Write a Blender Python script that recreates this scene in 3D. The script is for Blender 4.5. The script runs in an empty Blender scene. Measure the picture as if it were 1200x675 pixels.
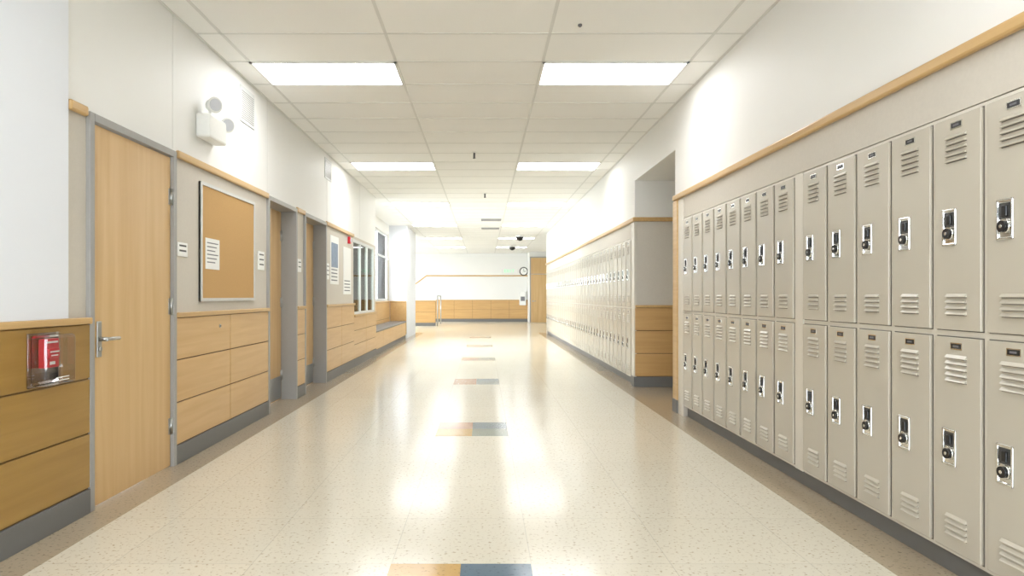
import bpy, bmesh, math, random
from mathutils import Vector, Matrix
random.seed(4)
S = bpy.context.scene
try:
    S.view_settings.view_transform = 'Standard'
    S.view_settings.look = 'None'
    S.view_settings.exposure = 0.45
except Exception as e:
    print(e)

# ------------------------------------------------------------------ materials
def srgb(r, g, b):
    f = lambda c: (c/255/12.92) if c/255 <= .04045 else ((c/255+.055)/1.055)**2.4
    return (f(r), f(g), f(b), 1)

def new_mat(name):
    m = bpy.data.materials.new(name); m.use_nodes = True
    nt = m.node_tree
    return m, nt, nt.nodes['Principled BSDF'], nt.nodes, nt.links

def mat_plain(name, col, rough=.5, metal=0, var=.03, scale=30, bump=0, coat=0, spec=.5):
    m, nt, b, N, L = new_mat(name)
    tc = N.new('ShaderNodeTexCoord')
    no = N.new('ShaderNodeTexNoise'); no.inputs['Scale'].default_value = scale; no.inputs['Detail'].default_value = 3
    L.new(tc.outputs['Object'], no.inputs['Vector'])
    mx = N.new('ShaderNodeMix'); mx.data_type = 'RGBA'
    mx.inputs[6].default_value = [c*(1-var) for c in col[:3]]+[1]
    mx.inputs[7].default_value = [min(1, c*(1+var)) for c in col[:3]]+[1]
    L.new(no.outputs['Fac'], mx.inputs[0]); L.new(mx.outputs[2], b.inputs['Base Color'])
    b.inputs['Roughness'].default_value = rough; b.inputs['Metallic'].default_value = metal
    b.inputs['Specular IOR Level'].default_value = spec
    b.inputs['Coat Weight'].default_value = coat
    if bump:
        bp = N.new('ShaderNodeBump'); bp.inputs['Strength'].default_value = bump; bp.inputs['Distance'].default_value = .002
        L.new(no.outputs['Fac'], bp.inputs['Height']); L.new(bp.outputs['Normal'], b.inputs['Normal'])
    return m

def mat_wood(name, c1, c2, sc, rough=.35):
    m, nt, b, N, L = new_mat(name)
    tc = N.new('ShaderNodeNewGeometry')
    mp = N.new('ShaderNodeMapping'); mp.inputs['Scale'].default_value = sc
    L.new(tc.outputs['Position'], mp.inputs['Vector'])
    no = N.new('ShaderNodeTexNoise'); no.inputs['Scale'].default_value = 1; no.inputs['Detail'].default_value = 6; no.inputs['Distortion'].default_value = .6
    L.new(mp.outputs['Vector'], no.inputs['Vector'])
    cr = N.new('ShaderNodeValToRGB')
    cr.color_ramp.elements[0].position = .3; cr.color_ramp.elements[0].color = c2
    cr.color_ramp.elements[1].position = .7; cr.color_ramp.elements[1].color = c1
    L.new(no.outputs['Fac'], cr.inputs['Fac']); L.new(cr.outputs['Color'], b.inputs['Base Color'])
    b.inputs['Roughness'].default_value = rough
    return m

def mat_emit(name, col, s):
    m, nt, b, N, L = new_mat(name)
    b.inputs['Base Color'].default_value = col
    b.inputs['Emission Color'].default_value = col
    b.inputs['Emission Strength'].default_value = s
    return m

def mat_glass(name, col=(1, 1, 1, 1), gloss=.12):
    m = bpy.data.materials.new(name); m.use_nodes = True
    N = m.node_tree.nodes; L = m.node_tree.links
    N.remove(N['Principled BSDF'])
    t = N.new('ShaderNodeBsdfTransparent'); t.inputs[0].default_value = col
    g = N.new('ShaderNodeBsdfGlossy'); g.inputs['Roughness'].default_value = .03
    fr = N.new('ShaderNodeLayerWeight'); fr.inputs['Blend'].default_value = .15
    ma = N.new('ShaderNodeMath'); ma.operation = 'ADD'; ma.inputs[1].default_value = gloss*.3; ma.use_clamp = True
    L.new(fr.outputs['Fresnel'], ma.inputs[0])
    mx = N.new('ShaderNodeMixShader')
    L.new(ma.outputs[0], mx.inputs[0]); L.new(t.outputs[0], mx.inputs[1]); L.new(g.outputs[0], mx.inputs[2])
    L.new(mx.outputs[0], N['Material Output'].inputs['Surface'])
    return m

def mat_floor(name, base, dark, tile=True):
    m, nt, b, N, L = new_mat(name)
    geo = N.new('ShaderNodeNewGeometry')
    v = N.new('ShaderNodeTexNoise'); v.inputs['Scale'].default_value = 55; v.inputs['Detail'].default_value = 2
    L.new(geo.outputs['Position'], v.inputs['Vector'])
    cr = N.new('ShaderNodeValToRGB')
    cr.color_ramp.elements[0].position = .30; cr.color_ramp.elements[0].color = dark
    cr.color_ramp.elements[1].position = .42; cr.color_ramp.elements[1].color = base
    L.new(v.outputs['Fac'], cr.inputs['Fac'])
    sub = N.new('ShaderNodeVectorMath'); sub.operation = 'SUBTRACT'; sub.inputs[1].default_value = (-.405-6.1, 3.0-30.5, 0)
    L.new(geo.outputs['Position'], sub.inputs[0])
    dv = N.new('ShaderNodeVectorMath'); dv.operation = 'SCALE'; dv.inputs['Scale'].default_value = 1/.61
    L.new(sub.outputs[0], dv.inputs[0])
    fr = N.new('ShaderNodeVectorMath'); fr.operation = 'FRACTION'; L.new(dv.outputs[0], fr.inputs[0])
    fl = N.new('ShaderNodeVectorMath'); fl.operation = 'FLOOR'; L.new(dv.outputs[0], fl.inputs[0])
    wn = N.new('ShaderNodeTexWhiteNoise'); L.new(fl.outputs[0], wn.inputs['Vector'])
    sp = N.new('ShaderNodeSeparateXYZ'); L.new(fr.outputs[0], sp.inputs[0])
    mn = N.new('ShaderNodeMath'); mn.operation = 'MINIMUM'; L.new(sp.outputs[0], mn.inputs[0]); L.new(sp.outputs[1], mn.inputs[1])
    lt = N.new('ShaderNodeMath'); lt.operation = 'LESS_THAN'; lt.inputs[1].default_value = .007; L.new(mn.outputs[0], lt.inputs[0])
    sc = N.new('ShaderNodeMath'); sc.operation = 'MULTIPLY'; sc.inputs[1].default_value = .28 if tile else 0; L.new(lt.outputs[0], sc.inputs[0])
    wv = N.new('ShaderNodeMath'); wv.operation = 'MULTIPLY_ADD'; wv.inputs[1].default_value = .05; wv.inputs[2].default_value = 0; L.new(wn.outputs['Value'], wv.inputs[0])
    ad = N.new('ShaderNodeMath'); ad.operation = 'ADD'; L.new(sc.outputs[0], ad.inputs[0]); L.new(wv.outputs[0], ad.inputs[1])
    mx = N.new('ShaderNodeMix'); mx.data_type = 'RGBA'; mx.inputs[7].default_value = [c*.35 for c in base[:3]]+[1]
    L.new(ad.outputs[0], mx.inputs[0]); L.new(cr.outputs['Color'], mx.inputs[6]); L.new(mx.outputs[2], b.inputs['Base Color'])
    w = N.new('ShaderNodeTexNoise'); w.inputs['Scale'].default_value = 3.0; L.new(geo.outputs['Position'], w.inputs['Vector'])
    bp = N.new('ShaderNodeBump'); bp.inputs['Strength'].default_value = .08; bp.inputs['Distance'].default_value = .01
    L.new(w.outputs['Fac'], bp.inputs['Height']); L.new(bp.outputs['Normal'], b.inputs['Normal'])
    b.inputs['Roughness'].default_value = .15
    b.inputs['Specular IOR Level'].default_value = .5
    return m

M = {}
M['white'] = mat_plain('wall_paint_white', srgb(238, 237, 233), .55, var=.01, scale=2)
M['daywhite'] = mat_plain('wall_paint_daylight_tint', srgb(233, 236, 242), .55, var=.01, scale=2)  # white wall with the bluish daylight cast put into its colour
M['beige'] = mat_plain('vinyl_wallcovering', srgb(206, 199, 187), .6, var=.05, scale=60, bump=.3)
M['ceil'] = mat_plain('ceiling_tile', srgb(248, 247, 243), .8, var=.02, scale=90)
M['grid'] = mat_plain('ceiling_grid_white', srgb(226, 225, 220), .5)
M['wood_y'] = mat_wood('maple_panel', srgb(212, 175, 120), srgb(202, 162, 106), (22, 1.2, 22))
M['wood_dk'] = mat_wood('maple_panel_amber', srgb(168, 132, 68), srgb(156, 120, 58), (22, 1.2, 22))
M['wood_x'] = mat_wood('maple_panel_cross', srgb(208, 168, 110), srgb(196, 154, 97), (1.2, 22, 22))
M['wood_v'] = mat_wood('maple_door_veneer', srgb(216, 182, 130), srgb(204, 166, 112), (14, 14, .8))
M['rail'] = mat_wood('maple_rail', srgb(208, 173, 118), srgb(196, 158, 102), (30, 1, 30))
M['gap'] = mat_plain('panel_reveal', srgb(120, 92, 56), .7)
M['base'] = mat_plain('rubber_base_grey', srgb(112, 111, 109), .5)
M['frame'] = mat_plain('door_frame_grey_paint', srgb(158, 156, 152), .4)
M['wframe'] = mat_plain('window_frame_light', srgb(214, 216, 214), .4)
M['steel'] = mat_plain('brushed_steel', srgb(180, 180, 178), .3, metal=1)
M['alum'] = mat_plain('satin_aluminium', srgb(205, 204, 200), .4, metal=.3)
M['chrome'] = mat_plain('chrome', srgb(225, 225, 222), .12, metal=1)
M['locker'] = mat_plain('locker_enamel', srgb(194, 187, 172), .26, var=.015, scale=4)
M['lframe'] = mat_plain('locker_frame_enamel', srgb(216, 210, 197), .26, var=.015, scale=4)
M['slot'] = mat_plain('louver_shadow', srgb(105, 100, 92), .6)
M['black'] = mat_plain('black_plastic', srgb(22, 22, 24), .3)
M['dkgrey'] = mat_plain('dark_grey', srgb(70, 70, 70), .5)
M['plastic'] = mat_plain('white_plastic', srgb(240, 240, 236), .35)
M['paper'] = mat_plain('paper_white', srgb(240, 240, 236), .8)
M['ink'] = mat_plain('print_ink', srgb(120, 120, 125), .8)
M['cork'] = mat_plain('cork_tan', srgb(196, 157, 102), .9, var=.12, scale=200, bump=.3)
M['red'] = mat_plain('alarm_red', srgb(205, 24, 44), .35)
M['green'] = mat_emit('exit_green', srgb(150, 215, 170), .6)
M['lens'] = mat_emit('troffer_lens', (.97, .985, 1, 1), 8.2)
M['glass'] = mat_glass('window_glass')
M['glassg'] = mat_glass('tinted_glass', (.90, .95, .92, 1), .1)
M['clear'] = mat_glass('polycarbonate_cover', (.93, .91, .93, 1), .35)
M['bulb'] = mat_plain('lamp_lens', srgb(215, 217, 222), .2)
M['floor'] = mat_floor('terrazzo_tile', srgb(223, 216, 198), srgb(186, 172, 148))
M['border'] = mat_floor('terrazzo_border', srgb(176, 160, 136), srgb(142, 127, 106), False)
M['t_y'] = mat_floor('inlay_gold', srgb(200, 160, 92), srgb(168, 130, 66), False)
M['t_b'] = mat_floor('inlay_blue', srgb(84, 110, 130), srgb(64, 88, 108), False)
M['t_r'] = mat_floor('inlay_rose', srgb(192, 148, 120), srgb(154, 112, 88), False)
M['t_s'] = mat_floor('inlay_sage', srgb(134, 142, 132), srgb(104, 112, 104), False)
M['t_p'] = mat_floor('inlay_glare_faded', srgb(180, 160, 132), srgb(150, 130, 104), False)
M['ground'] = mat_plain('exterior_paving', srgb(210, 210, 206), .9)
M['cushion'] = mat_plain('bench_top_grey', srgb(130, 124, 118), .6)
M['p_blue'] = mat_plain('poster_blue', srgb(140, 155, 175), .7, var=.3, scale=14)

# ------------------------------------------------------------------ builder
class B:
    def __init__(s, name):
        s.name = name; s.bm = bmesh.new(); s.mats = []
    def mi(s, m):
        if m not in s.mats: s.mats.append(m)
        return s.mats.index(m)
    def box(s, x0, x1, y0, y1, z0, z1, m, bev=0):
        x0, x1 = sorted((x0, x1)); y0, y1 = sorted((y0, y1)); z0, z1 = sorted((z0, z1))
        if x1-x0 < 1e-6 or y1-y0 < 1e-6 or z1-z0 < 1e-6: return
        i = s.mi(m)
        vs = [s.bm.verts.new((x, y, z)) for x in (x0, x1) for y in (y0, y1) for z in (z0, z1)]
        q = [(0, 1, 3, 2), (4, 6, 7, 5), (0, 4, 5, 1), (2, 3, 7, 6), (0, 2, 6, 4), (1, 5, 7, 3)]
        fs = [s.bm.faces.new([vs[k] for k in f]) for f in q]
        for f in fs: f.material_index = i
        if bev:
            es = list({e for f in fs for e in f.edges})
            r = bmesh.ops.bevel(s.bm, geom=es, offset=bev, segments=2, profile=.5, affect='EDGES')
            for f in r['faces']: f.material_index = i
    def cyl(s, c, r, h, axis, m, seg=24, r2=None):
        i = s.mi(m)
        mt = Matrix.Translation(c)
        if axis == 'X': mt = mt @ Matrix.Rotation(math.pi/2, 4, 'Y')
        elif axis == 'Y': mt = mt @ Matrix.Rotation(-math.pi/2, 4, 'X')
        elif not isinstance(axis, str): mt = mt @ Vector((0, 0, 1)).rotation_difference(Vector(axis)).to_matrix().to_4x4()
        o = bmesh.ops.create_cone(s.bm, cap_ends=True, segments=seg, radius1=r, radius2=r if r2 is None else r2, depth=h, matrix=mt)
        for f in {f for v in o['verts'] for f in v.link_faces}:
            f.material_index = i; f.smooth = len(f.verts) == 4
    def sph(s, c, r, m, sc=(1, 1, 1)):
        i = s.mi(m)
        o = bmesh.ops.create_uvsphere(s.bm, u_segments=20, v_segments=12, radius=r, matrix=Matrix.Translation(c) @ Matrix.Diagonal((*sc, 1)))
        for f in {f for v in o['verts'] for f in v.link_faces}:
            f.material_index = i; f.smooth = True
    def poly(s, pts, m):
        i = s.mi(m)
        f = s.bm.faces.new([s.bm.verts.new(p) for p in pts]); f.material_index = i
    def prism(s, prof, y0, y1, m):
        i = s.mi(m)
        a = [s.bm.verts.new((x, y0, z)) for x, z in prof]; b = [s.bm.verts.new((x, y1, z)) for x, z in prof]
        n = len(prof)
        fs = [s.bm.faces.new(a), s.bm.faces.new(b[::-1])]
        for k in range(n):
            fs.append(s.bm.faces.new((a[k], b[k], b[(k+1) % n], a[(k+1) % n])))
        for f in fs: f.material_index = i
    def mesh(s, recenter=True):
        me = bpy.data.meshes.new(s.name)
        bmesh.ops.recalc_face_normals(s.bm, faces=s.bm.faces[:])
        c = Vector((0, 0, 0))
        if recenter and s.bm.verts:
            lo = Vector([min(v.co[k] for v in s.bm.verts) for k in range(3)])
            hi = Vector([max(v.co[k] for v in s.bm.verts) for k in range(3)])
            c = (lo+hi)/2; c.z = lo.z
            bmesh.ops.translate(s.bm, vec=-c, verts=s.bm.verts)
        s.bm.to_mesh(me); s.bm.free()
        for m in s.mats: me.materials.append(M[m])
        return me, c
    def done(s, parent=None):
        me, c = s.mesh()
        o = bpy.data.objects.new(s.name, me); o.location = c
        S.collection.objects.link(o)
        if parent: o.parent = parent
        return o

# ------------------------------------------------------------------ dims
XL, XR, CZ = -2.15, 1.95, 3.12
FARY = 31.4
SPLIT = 2.16

def seg_wall(nm, x0, x1, y0, y1, opens, zmax=CZ, split=SPLIT, lower='beige', upper='white'):
    """wall along Y, one object per solid stretch / header / apron"""
    def put(ya, yb, za, zb):
        b = B(nm)
        if za < split: b.box(x0, x1, ya, yb, za, min(zb, split), lower)
        if zb > split: b.box(x0, x1, ya, yb, max(za, split), zb, upper)
        b.done()
    cur = y0
    for (ya, yb, za, zb) in sorted(opens):
        put(cur, ya, 0, zmax)
        if za > 0: put(ya, yb, 0, za)
        if zb < zmax: put(ya, yb, zb, zmax)
        cur = yb
    if y1-cur > 1e-4: put(cur, y1, 0, zmax)

def mp_left(X): return lambda u, d, z: (X+d, u, z)
def mp_right(X): return lambda u, d, z: (X-d, u, z)
def mp_face(Y): return lambda u, d, z: (u, Y-d, z)

def mbox(b, mp, u0, u1, d0, d1, z0, z1, m, bev=0):
    p = mp(u0, d0, z0); q = mp(u1, d1, z1)
    b.box(p[0], q[0], p[1], q[1], p[2], q[2], m, bev)

def wainscot(nm, mp, u0, u1, cols, rows=3, top=1.02, wood='wood_y', th=.02, cap=True, lock=False, base=True):
    b = B('trim_wainscot_'+nm)
    g = .0045
    mbox(b, mp, u0, u1, 0, th*.55, .12, top, 'gap')
    zb = .135
    for r in range(rows):
        za = zb+(top-zb)*r/rows; zc = zb+(top-zb)*(r+1)/rows
        for i in range(cols):
            ua = u0+(u1-u0)*i/cols; ub = u0+(u1-u0)*(i+1)/cols
            mbox(b, mp, ua+g*(i > 0), ub-g*(i < cols-1), 0, th, za+g, zc-g, wood, .002)
    if lock:
        c = mp(u0+(u1-u0)*.385, th+.003, .93)
        b.cyl(c, .014, .008, 'X', 'steel')
        b.cyl((c[0]+.004, c[1], c[2]), .006, .006, 'X', 'dkgrey')
    if cap:
        mbox(b, mp, u0, u1, 0, th+.018, top, top+.035, 'rail', .006)
    b.done()
    if base:
        bb = B('baseboard_'+nm)
        mbox(bb, mp, u0, u1, 0, th+.006, 0, .13, 'base', .003)
        bb.done()

def rail(name, mp, u0, u1, z=2.16, h=.055, d=.032):
    b = B(name)
    mbox(b, mp, u0, u1, 0, d, z-h/2, z+h/2, 'rail', .012)
    return b.done()

# ------------------------------------------------------------------ floor
b = B('floor')
def fq(x0, x1, y0, y1, m, z=0): b.poly([(x0, y0, z), (x1, y0, z), (x1, y1, z), (x0, y1, z)], m)
bl, br = -1.93, 1.73
fq(bl, br, -4, 22, 'floor')
fq(XL-.4, bl, -4, 13.6, 'border'); fq(br, 3.6, -4, 22, 'border')
fq(-2.8, bl, 13.6, 22, 'border')
fq(-7.2, 5.2, 22, FARY+.2, 'floor')
b.box(-7.2, 5.2, -4, FARY+.2, -.12, -.02, 'base')
fl = b.done()
b = B('floor_inlay_tiles')
T = .305
for k in range(6):
    yt = 3.0+11*T*k
    pal = [('t_r', 't_s', 't_y', 't_b'), ('t_y', 't_s', 't_r', 't_b'), ('t_r', 't_s', 't_r', 't_b'), ('t_r', 't_p', 't_r', 't_s')][min(k, 3)]  # far clusters use faded colours; floor glare painted into the palette
    xa = -.405
    b.box(xa, xa+T, yt-2*T, yt-T, 0, .0012, pal[0]); b.box(xa+T, xa+2*T, yt-2*T, yt-T, 0, .0012, pal[1])
    b.box(xa, xa+T, yt-T, yt, 0, .0012, pal[2]); b.box(xa+T, xa+2*T, yt-T, yt, 0, .0012, pal[3])
b.done()

# ------------------------------------------------------------------ ceiling
b = B('ceiling')
b.box(-2.75, 3.6, -4, 19.1, CZ, CZ+.1, 'ceil')
b.box(-7.2, 5.2, 19.1, FARY+.2, CZ, CZ+.1, 'ceil')
b.done()
b = B('trim_ceiling_grid')
gx = [-1.95, -.73, .49, 1.71]
for x in gx: b.box(x-.012, x+.012, -4, FARY, CZ-.003, CZ, 'grid')
for x in (-6.83, -5.61, -4.39, -3.17, 2.93, 4.15): b.box(x-.012, x+.012, 21.6, FARY, CZ-.003, CZ, 'grid')
y = 5.71-.61*15
while y < FARY:
    b.box(-7 if y > 21.6 else XL, 5 if y > 21.6 else XR, y-.011, y+.011, CZ-.003, CZ, 'grid'); y += .61
b.box(XL, XL+.02, -4, 13.6, CZ-.005, CZ, 'grid'); b.box(XR-.02, XR, -4, 21.4, CZ-.005, CZ, 'grid')
b.done()
for k in range(-1, 6):
    y0 = 5.71+4.27*k
    for x0 in (-1.95, .49):
        b = B('ceiling_light_troffer')
        x1 = x0+1.22; y1 = y0+.61
        z = CZ-.012
        b.box(x0, x1, y0, y0+.02, z, CZ, 'plastic'); b.box(x0, x1, y1-.02, y1, z, CZ, 'plastic')
        b.box(x0, x0+.02, y0, y1, z, CZ, 'plastic'); b.box(x1-.02, x1, y0, y1, z, CZ, 'plastic')
        b.box(x0+.02, x1-.02, y0+.02, y1-.02, z+.004, CZ-.001, 'lens')
        b.done()
def ceiling_device(name, x, y, r, h, m1, m2):
    b = B(name); b.cyl((x, y, CZ-.006), r, .012, 'Z', m1)
    b.cyl((x, y, CZ-.012-h/2), r*.35, h, 'Z', m2); b.sph((x, y, CZ-.012-h), r*.5, m2, (1, 1, .4)); b.done()
ceiling_device('sprinkler_head', -.13, 9.3, .04, .07, 'plastic', 'ink')
ceiling_device('sprinkler_head', .02, 13.0, .04, .07, 'plastic', 'ink')
ceiling_device('sprinkler_head', .69, 4.93, .015, .006, 'ink', 'ink')
def dome(x, y):
    b = B('security_camera_dome'); b.cyl((x, y, CZ-.03), .14, .06, 'Z', 'plastic'); b.sph((x, y, CZ-.06), .125, 'black'); b.done()
dome(1.15, 22.0); dome(1.1, 26.5)
for yv in (17.2, 19.4):
    b = B('ceiling_vent')
    b.box(-.11, .48, yv, yv+.59, CZ-.01, CZ, 'plastic')
    for i in range(8): b.box(-.07, .44, yv+.05+i*.065, yv+.07+i*.065, CZ-.013, CZ-.009, 'ink')
    b.done()

# ------------------------------------------------------------------ left wall
opens = [(3.711, 4.759, 0, 2.17), (6.791, 7.839, 0, 2.17), (8.181, 9.309, 0, 2.17), (11.3, 13.45, .86, 2.12)]
seg_wall('wall_left', XL-.21, XL, -4, 13.6, opens)
b = B('wall_left_pilaster'); b.box(XL, XL+.022, -4, 3.52, 1.056, CZ-.006, 'daywhite'); b.done()
seg_wall('wall_alcove_left', -2.78, -2.62, 13.6, 19.0, [(13.7, 18.9, 1.05, 2.85)])
b = B('wall_alcove_end'); b.box(-2.78, XL-.21, 13.5, 13.6, 0, CZ, 'white'); b.done()
b = B('wall_left_column'); b.box(-2.82, -2.13, 19.0, 21.4, 0, CZ, 'daywhite'); b.done()
b = B('wall_left_return'); b.box(-7.2, -2.82, 21.2, 21.4, 0, CZ, 'white'); b.done()
seg_wall('wall_left_far', -7.2, -7.0, 21.4, FARY, [(22.2, 30.8, .7, 2.9)], lower='white')
b = B('wall_far'); b.box(-7.2, 5.2, FARY, FARY+.2, 0, CZ, 'white'); b.done()
b = B('wall_right_far'); b.box(5.0, 5.2, 21.4, FARY, 0, CZ, 'white'); b.done()

def window(name, X, y0, y1, z0, z1, nm, trans, m='wframe', g='glass', w=.05, dep=.1):
    b = B(name)
    b.box(X-dep/2, X+dep/2, y0, y1, z0, z0+w, m); b.box(X-dep/2, X+dep/2, y0, y1, z1-w, z1, m)
    for i in range(nm+1):
        yy = y0+(y1-y0-w)*i/nm
        b.box(X-dep/2, X+dep/2, yy, yy+w, z0+w, z1-w, m)
    for t in trans: b.box(X-dep/2, X+dep/2, y0, y1, t, t+w*.8, m)
    b.box(X-.004, X+.004, y0+w*.5, y1-w*.5, z0+w*.5, z1-w*.5, g)
    return b.done()
window('window_1', XL-.02, 11.3, 13.45, .86, 2.12, 3, [], g='glassg', w=.045, dep=.03)
window('window_2', -2.68, 13.7, 18.9, 1.05, 2.85, 3, [2.2], dep=.05)
window('window_3', -7.1, 22.2, 30.8, .7, 2.9, 5, [])
b = B('wall_office'); b.box(-4.4, -4.3, 9.4, 13.5, 0, 2.9, 'white'); b.box(-4.3, XL-.21, 9.3, 9.4, 0, 2.9, 'white'); b.box(-4.3, -2.8, 13.4, 13.5, 0, 2.9, 'white')
b.box(-4.3, XL-.21, 9.4, 13.4, -.05, 0, 'border'); b.done()
b = B('ground_exterior'); b.box(-60, -7.3, -30, 60, -.2, -.14, 'ground')
b.box(-7.3, -2.85, 13.6, 21.15, -.2, -.14, 'ground'); b.box(-7.3, 5.3, -30, -4.2, -.2, -.14, 'ground'); b.done()

mL = mp_left(XL)
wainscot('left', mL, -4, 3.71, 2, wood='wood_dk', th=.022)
wainscot('left', mL, 4.76, 6.79, 2, lock=True)
wainscot('left', mL, 7.84, 8.18, 1)
wainscot('left', mL, 9.31, 11.3, 2)
wainscot('left', mL, 11.3, 13.6, 2, rows=3, top=.83)
for a, c in ((3.53, 3.69), (4.78, 6.79), (7.84, 8.18), (9.31, 11.25)): rail('trim_rail_left', mL, a, c)
b = B('trim_wall_joints')
for yy in (4.74, 6.81, 9.4, 11.9): b.box(XL, XL+.003, yy, yy+.008, SPLIT+.03, CZ-.01, 'grid')
b.done()

# ---- doors
def frame_left(b, y0, y1, z1, dep, w=.045):
    for ya, yb in ((y0+.001, y0+w), (y1-w, y1-.001)):
        b.box(XL-dep, XL+.025, ya, yb, 0, z1, 'frame', .003)
    b.box(XL-dep, XL+.025, y0+w, y1-w, z1-w, z1, 'frame', .003)

def door_left(name, y0, y1, z1, rec, handle_near=True, kick=False):
    b = B(name)
    frame_left(b, y0, y1, z1, .2)
    xa = XL-rec
    ya, yb = y0+.049, y1-.049
    b.box(xa-.045, xa, ya, yb, .008, z1-.05, 'wood_v', .002)
    hy = yb if handle_near else ya
    for z in (.28, 1.1, 1.85): b.cyl((xa+.008, hy, z), .009, .11, 'Z', 'steel', 12); b.box(xa, xa+.004, hy-.03, hy, z-.055, z+.055, 'steel')
    ly = ya+.07 if handle_near else yb-.07
    sg = 1 if handle_near else -1
    b.box(xa, xa+.01, ly-.022, ly+.022, .83, 1.03, 'steel', .004)
    b.cyl((xa+.03, ly, .93), .012, .05, 'X', 'steel')
    b.cyl((xa+.052, ly+sg*.06, .93), .01, .13, 'Y', 'steel')
    b.cyl((xa+.012, ly, .875), .012, .012, 'X', 'steel')
    if kick: b.box(xa, xa+.003, ya+.02, yb-.02, .02, .27, 'steel')
    return b.done()
door_left('door_1', 3.71, 4.76, 2.17, .0)
door_left('door_2', 6.79, 7.84, 2.17, .15, True, True)
door_left('door_3', 8.18, 9.31, 2.17, .15, True, True)

# ---- bulletin board
b = B('bulletin_board')
x = XL+.001
b.box(x, x+.012, 5.18, 6.40, 1.13, 2.04, 'cork')
for a in ((5.18, 6.40, 1.13, 1.155), (5.18, 6.40, 2.015, 2.04), (5.18, 5.205, 1.155, 2.015), (6.375, 6.40, 1.155, 2.015)):
    b.box(x, x+.02, *a, 'alum')
b.box(x+.012, x+.014, 5.27, 5.55, 1.38, 1.62, 'paper')
for i in range(6): b.box(x+.014, x+.0145, 5.30, 5.52-(i % 3)*.03, 1.58-i*.03, 1.588-i*.03, 'ink')
b.done()
def plaque(name, y0, y1, z0, z1, lines, m='plastic'):
    b = B(name); b.box(XL+.001, XL+.012, y0, y1, z0, z1, m, .003)
    for i in range(lines):
        z = z1-(z1-z0)*(i+.8)/(lines+.8)
        b.box(XL+.012, XL+.0128, y0+(y1-y0)*.15, y1-(y1-y0)*.15, z, z+.012, 'dkgrey')
    b.done()
plaque('room_sign', 4.80, 4.96, 1.45, 1.55, 2)
plaque('light_switch', 6.52, 6.7, 1.42, 1.60, 3)
plaque('room_sign', 7.9, 8.05, 1.45, 1.6, 2)
plaque('room_sign', 9.35, 9.5, 1.40, 1.62, 3)
def poster(y0, y1, z0, z1, main, pic):
    b = B('wall_poster'); b.box(XL+.001, XL+.006, y0, y1, z0, z1, main)
    b.box(XL+.006, XL+.008, y0+.06, y1-.06, z0+(z1-z0)*.35, z1-.1, pic)
    for i in range(4): b.box(XL+.006, XL+.007, y0+.06, y1-.1, z0+.05+i*.05, z0+.065+i*.05, 'ink')
    b.done()
poster(9.6, 10.15, 1.34, 2.03, 'paper', 'p_blue')
poster(10.5, 11.1, 1.2, 1.93, 'paper', 'paper')
b = B('fire_alarm_strobe'); b.box(XL+.001, XL+.04, 10.83, 10.93, 2.0, 2.11, 'red', .008); b.box(XL+.04, XL+.06, 10.86, 10.9, 2.03, 2.08, 'bulb'); b.done()

def wall_vent(y0, y1, z0, z1):
    b = B('wall_vent'); b.box(XL+.001, XL+.008, y0, y1, z0, z1, 'wframe', .002)
    n = 14
    for i in range(n):
        z = z0+.03+(z1-z0-.06)*i/n
        b.box(XL+.008, XL+.010, y0+.03, y1-.03, z, z+.008, 'frame')
    b.done()
wall_vent(6.05, 6.42, 2.72, 3.04); wall_vent(9.27, 9.66, 2.77, 3.05)

# ---- emergency light
b = B('emergency_light')
b.box(XL+.001, XL+.11, 5.12, 5.46, 2.36, 2.54, 'plastic', .015)
for (yy, zz) in ((5.22, 2.62), (5.48, 2.53)):
    b.cyl((XL+.07, yy, zz-.05), .012, .08, 'Z', 'plastic')
    ax = Vector((.75, -.62, -.1)).normalized()
    c = Vector((XL+.09, yy, zz))
    b.cyl(c, .036, .07, ax, 'plastic', 24, .06)
    b.cyl(c+ax*.036, .056, .008, ax, 'plastic')
    b.cyl(c+ax*.041, .046, .006, ax, 'bulb')
    b.sph(c-ax*.02, .045, 'plastic')
b.done()

# ---- fire alarm pull station in clear cover
b = B('fire_alarm_pull_station')
xf = XL+.023
y0, y1, z0, z1 = 3.20, 3.43, .745, .985
ym = (y0+y1)/2
b.box(xf, xf+.010, y0-.008, y1+.008, z0-.008, z1+.008, 'clear', .003)
b.box(xf+.010, xf+.095, y0, y1, z0, z1, 'clear', .015)
b.box(xf+.010, xf+.045, ym-.055, ym+.055, .825, .965, 'red', .006)
b.box(xf+.045, xf+.0465, ym-.042, ym+.042, .944, .953, 'paper')
b.box(xf+.045, xf+.056, ym-.042, ym+.042, .872, .918, 'red', .004)
b.box(xf+.056, xf+.0575, ym-.034, ym+.034, .899, .906, 'paper')
b.box(xf+.056, xf+.0575, ym-.026, ym+.026, .882, .888, 'paper')
b.box(xf+.045, xf+.0465, ym-.02, ym+.02, .84, .855, 'paper')
b.box(xf+.095, xf+.0965, ym-.05, ym+.05, z0+.02, z0+.024, 'paper')
b.box(xf+.095, xf+.0965, ym-.05, ym+.05, z0+.034, z0+.038, 'paper')
b.done()

# ---- alcove bench
b = B('bench')
b.box(-2.59, -2.14, 13.62, 18.97, .44, .48, 'cushion', .008)
b.box(-2.59, -2.16, 13.62, 18.97, 0, .09, 'base')
b.box(-2.59, -2.165, 13.62, 18.97, .09, .44, 'gap')
for i in range(5):
    a = 13.62+i*(5.35/5); b.box(-2.165, -2.15, a+.005, a+5.35/5-.005, .1, .435, 'wood_y', .002)
b.done()
wainscot('alcove', mp_left(-2.62), 13.62, 18.98, 5, rows=2, top=1.0, base=False)
wainscot('column', mp_face(19.0), -2.59, -2.14, 1, rows=1, top=1.0, base=False)

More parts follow.
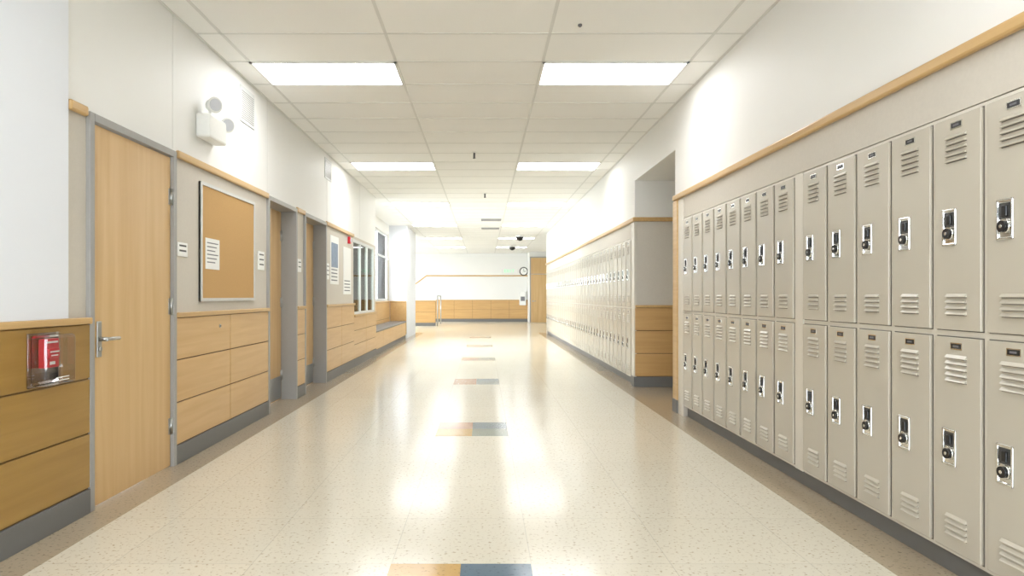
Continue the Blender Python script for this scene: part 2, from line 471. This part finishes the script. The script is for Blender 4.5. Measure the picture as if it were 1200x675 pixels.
# ------------------------------------------------------------------ right wall
w0, w1 = XR, XR+.45
def rput(ya, yb, za, zb):
    b = B('wall_right')
    if za < SPLIT: b.box(w0, w1, ya, yb, za, min(zb, SPLIT), 'beige')
    if zb > SPLIT: b.box(w0, w1, ya, yb, max(za, SPLIT), zb, 'white')
    b.done()
rput(-4, .22, 0, CZ)
rput(.22, 6.69, 1.93, CZ)
rput(6.69, 7.0, 0, CZ)
rput(7.0, 8.87, 2.66, CZ)
rput(8.87, 9.05, 0, CZ)
rput(9.05, 21.25, 1.93, CZ)
rput(21.25, 21.4, 0, CZ)
b = B('ceiling_alcove'); b.box(w1, 3.4, 6.8, 9.07, 2.66, 2.9, 'white'); b.done()
b = B('wall_alcove_far'); b.box(w1, 3.4, 8.87, 9.05, 0, SPLIT, 'beige'); b.box(w1, 3.4, 8.87, 9.05, SPLIT, 2.66, 'white'); b.done()
b = B('wall_alcove_near'); b.box(w1, 3.4, 6.8, 7.0, 0, 2.66, 'white'); b.done()
b = B('wall_alcove_back'); b.box(3.4, 3.55, 6.8, 9.05, 0, 2.9, 'white'); b.done()
b = B('wall_right_return'); b.box(w1, 5.2, 21.2, 21.4, 0, CZ, 'white'); b.done()
mR = mp_right(XR)
rail('trim_rail_right', mR, -4, 7.0); rail('trim_rail_right', mR, 8.84, 21.4)
rail('trim_rail_alcove', mp_face(8.87), 1.92, 3.4)
wainscot('alcove', mp_face(8.87), 1.95, 3.38, 2, rows=3, wood='wood_x')
b = B('trim_corner_guard')
b.box(XR-.022, XR+.02, 6.86, 7.015, .13, 2.13, 'rail', .006); b.box(XR-.026, XR+.02, 6.86, 7.02, 0, .13, 'base', .003)
b.box(XR-.01, XR+.0, 6.69, 6.86, 0, 2.12, 'lframe')
b.done()
b = B('trim_corner_guard'); b.box(XR-.012, XR+.02, 8.855, 9.03, .13, 2.13, 'lframe', .004); b.box(XR-.018, XR+.02, 8.85, 9.03, 0, .13, 'base', .003); b.done()

# ---- lockers
def locker_mesh(w):
    b = B('locker_unit')
    b.box(0, .36, 0, w, .10, 1.925, 'lframe')
    b.box(.035, .36, 0, w, 0, .10, 'base')
    g = .017
    for z0, z1 in ((.118, 1.0), (1.03, 1.908)):
        b.box(-.001, .001, g-.004, w-g+.004, z0-.004, z1+.004, 'slot')
        b.box(-.014, .0, g, w-g, z0, z1, 'locker', .003)
        c = w/2
        def louv(z, hw=.06):
            b.prism([(-.0135, z+.013), (-.0245, z+.001), (-.0245, z-.002), (-.0135, z-.002)], c-hw, c+hw, 'locker')
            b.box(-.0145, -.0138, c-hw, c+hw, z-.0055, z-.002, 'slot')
        for i in range(5): louv(z1-.085-i*.024)
        for i in range(4): louv(z0+.065+i*.024)
        b.box(-.0165, -.013, c-.034, c+.034, z1-.050, z1-.022, 'chrome')
        b.box(-.0175, -.016, c-.029, c+.029, z1-.046, z1-.026, 'black')
        b.box(-.018, -.0174, c-.017, c+.017, z1-.040, z1-.032, 'ink')
        hy = w-.112; hz = z0+.425; hw, hh = .041, .076
        b.box(-.0150, -.0138, hy-hw+.002, hy+hw-.002, hz-hh+.002, hz+hh-.002, 'chrome')
        for a in ((hy-hw, hy-hw+.010, hz-hh, hz+hh), (hy+hw-.010, hy+hw, hz-hh, hz+hh), (hy-hw, hy+hw, hz+hh-.010, hz+hh), (hy-hw, hy+hw, hz-hh, hz-hh+.010)):
            b.box(-.021, -.013, *a, 'chrome', .003)
        b.box(-.0155, -.0145, hy-.029, hy+.029, hz+.002, hz+.062, 'dkgrey')
        b.box(-.024, -.014, hy-.013, hy+.013, hz+.01, hz+.052, 'black', .004)
        b.cyl((-.019, hy, hz-.026), .027, .010, 'X', 'chrome')
        b.cyl((-.027, hy, hz-.026), .021, .012, 'X', 'black')
        b.cyl((-.0335, hy, hz-.026), .007, .002, 'X', 'chrome', 12)
    me, c = b.mesh(False)
    return me
LM = locker_mesh(.305); LM3 = locker_mesh(.300)
def bank(name, items, filler=()):
    e = bpy.data.objects.new(name, None); S.collection.objects.link(e); e.location = (XR, items[0][0], 0)
    for n, (y, me) in enumerate(items):
        o = bpy.data.objects.new('locker_%d' % (n+1), me); S.collection.objects.link(o)
        o.parent = e; o.location = (0, y-items[0][0], 0)
    for (a, c) in filler:
        b = B('filler_panel'); b.box(-.006, .36, a-items[0][0], c-items[0][0], .1, 1.925, 'lframe'); b.box(.035, .36, a-items[0][0], c-items[0][0], 0, .1, 'base')
        me, cc = b.mesh(); o = bpy.data.objects.new('filler_panel', me); o.location = cc; S.collection.objects.link(o); o.parent = e
    return e
it = [(2.661-.305*k, LM) for k in range(8, 0, -1)]+[(2.661+.305*k, LM) for k in range(5)]+[(4.29+.3*k, LM3) for k in range(8)]
bank('locker_bank', it, [(4.186, 4.29)])
bank('locker_bank', [(9.05+.305*k, LM) for k in range(40)])

# ------------------------------------------------------------------ far end
wainscot('far', mp_face(FARY), -2.2, 2.0, 5, rows=2, top=.97, wood='wood_x')
rail('trim_rail_far', mp_face(FARY), -2.62, 2.05, 2.1, .06)
b = B('trim_rail_slope')
b.mi('rail')
pts = [(-2.62, 2.13), (-2.62, 2.07), (-4.2, .9), (-4.2, .96)]
a = [b.bm.verts.new((x, FARY-.03, z)) for x, z in pts]; c = [b.bm.verts.new((x, FARY, z)) for x, z in pts]
b.bm.faces.new(a); b.bm.faces.new(c[::-1])
for k in range(4): b.bm.faces.new((a[k], c[k], c[(k+1) % 4], a[(k+1) % 4]))
b.done()
b = B('wall_half_height')
b.box(-4.6, -1.9, 27.0, 27.12, 0, .96, 'gap')
b.box(-4.6, -1.9, 26.98, 27.14, .96, 1.0, 'rail', .006)
for i in range(3):
    for j in range(2): b.box(-4.6+.9*i+.005, -4.6+.9*(i+1)-.005, 26.98, 27.0, .12+.42*j+.005, .12+.42*(j+1)-.005, 'wood_x')
b.box(-4.6, -1.9, 26.975, 27.0, 0, .12, 'base'); b.done()
b = B('steel_handrail_post')
b.cyl((-1.82, 27, .6), .025, 1.2, 'Z', 'steel'); b.cyl((-1.82, 28.0, 1.18), .022, 2.0, 'Y', 'steel'); b.cyl((-1.82, 29, .6), .025, 1.2, 'Z', 'steel'); b.done()
b = B('wall_return_right'); b.box(2.0, 5.0, 30.21, FARY, 0, CZ, 'white'); b.done()
b = B('door_4')
b.box(2.02, 2.07, 30.15, 30.2, 0, 2.9, 'frame'); b.box(2.98, 3.03, 30.15, 30.2, 0, 2.9, 'frame'); b.box(2.07, 2.98, 30.15, 30.2, 2.85, 2.9, 'frame')
b.box(2.07, 2.98, 30.16, 30.2, .01, 2.12, 'wood_v'); b.box(2.07, 2.98, 30.16, 30.2, 2.15, 2.85, 'wood_v')
b.cyl((2.15, 30.12, .95), .03, .05, 'Y', 'steel'); b.cyl((2.22, 30.1, .95), .01, .14, 'X', 'steel'); b.done()
b = B('wall_clock'); c = (1.82, FARY-.03, 2.30)
b.cyl(c, .20, .05, 'Y', 'dkgrey', 32); b.cyl((c[0], c[1]-.027, c[2]), .155, .006, 'Y', 'paper', 32)
b.box(c[0]-.008, c[0]+.008, c[1]-.035, c[1]-.03, c[2], c[2]+.13, 'black'); b.box(c[0], c[0]+.09, c[1]-.035, c[1]-.03, c[2]-.01, c[2]+.01, 'black'); b.done()
b = B('exit_sign'); b.box(.85, 1.5, FARY-.06, FARY-.001, 2.22, 2.42, 'plastic', .01)
for k, xx in enumerate((.93, 1.06, 1.19, 1.32)):
    b.box(xx, xx+.025, FARY-.066, FARY-.06, 2.25, 2.39, 'green')
    if k == 0:
        for z in (2.25, 2.31, 2.37): b.box(xx, xx+.09, FARY-.066, FARY-.06, z, z+.02, 'green')
    if k == 1: b.box(xx+.05, xx+.075, FARY-.066, FARY-.06, 2.25, 2.39, 'green')
    if k == 3: b.box(xx-.03, xx+.06, FARY-.066, FARY-.06, 2.37, 2.39, 'green')
b.done()
b = B('hand_sanitizer_dispenser'); b.box(1.62, 1.92, FARY-.18, FARY-.0385, .75, 1.4, 'plastic', .03); b.box(1.66, 1.88, FARY-.0385, FARY-.0005, 1.02, 1.36, 'plastic'); b.box(1.68, 1.86, FARY-.185, FARY-.17, .95, 1.15, 'ink'); b.done()

# ------------------------------------------------------------------ wall behind camera; unseen glazing added for soft frontal fill
b = B('wall_behind')
b.box(-2.4, -1.9, -4.1, -4, 0, CZ, 'white'); b.box(1.7, 3.6, -4.1, -4, 0, CZ, 'white'); b.box(-1.9, 1.7, -4.1, -4, 2.6, CZ, 'white')
b.done()
b = B('window_fill_behind')
for xx in (-1.9, -.72, .48, 1.65): b.box(xx, xx+.05, -4.1, -4, 0, 2.6, 'frame')
b.box(-1.9, 1.7, -4.1, -4, 2.55, 2.6, 'frame'); b.box(-1.9, 1.7, -4.1, -4, 0, .15, 'frame'); b.box(-1.9, 1.7, -4.09, -4.02, 1.0, 1.06, 'frame')
b.box(-1.88, 1.68, -4.055, -4.05, .15, 2.55, 'glass')
b.done()

# ------------------------------------------------------------------ light
W = bpy.data.worlds.new('sky'); S.world = W; W.use_nodes = True
bg = W.node_tree.nodes['Background']; bg.inputs[0].default_value = (.84, .92, 1, 1); bg.inputs[1].default_value = 11.0
def portal(x, y, z, sx, sy, rot):
    l = bpy.data.lights.new('window_portal', 'AREA'); l.shape = 'RECTANGLE'; l.size = sx; l.size_y = sy
    l.cycles.is_portal = True
    o = bpy.data.objects.new('window_portal', l); o.location = (x, y, z); o.rotation_euler = rot; S.collection.objects.link(o)
portal(-2.85, 16.3, 1.95, 1.9, 5.3, (0, -math.pi/2, 0))
portal(-7.25, 26.5, 1.8, 2.3, 8.8, (0, -math.pi/2, 0))
portal(-.1, -4.15, 1.35, 3.6, 2.5, (math.pi/2, 0, 0))
sun = bpy.data.lights.new('sun', 'SUN'); sun.energy = 2.0; sun.angle = math.radians(10); sun.color = (1, .98, .95)
so = bpy.data.objects.new('sun', sun); S.collection.objects.link(so)
so.rotation_euler = Vector((.85, .22, -.36)).to_track_quat('-Z', 'Y').to_euler()

# ------------------------------------------------------------------ camera
cam = bpy.data.cameras.new('camera'); co = bpy.data.objects.new('camera', cam); S.collection.objects.link(co)
co.location = (0, 0, 1.17); co.rotation_euler = (math.pi/2, 0, 0)
cam.sensor_width = 36; cam.lens = 805/1200*36; cam.shift_x = 33/1200; cam.shift_y = 9.5/1200
cam.clip_start = .05
S.camera = co
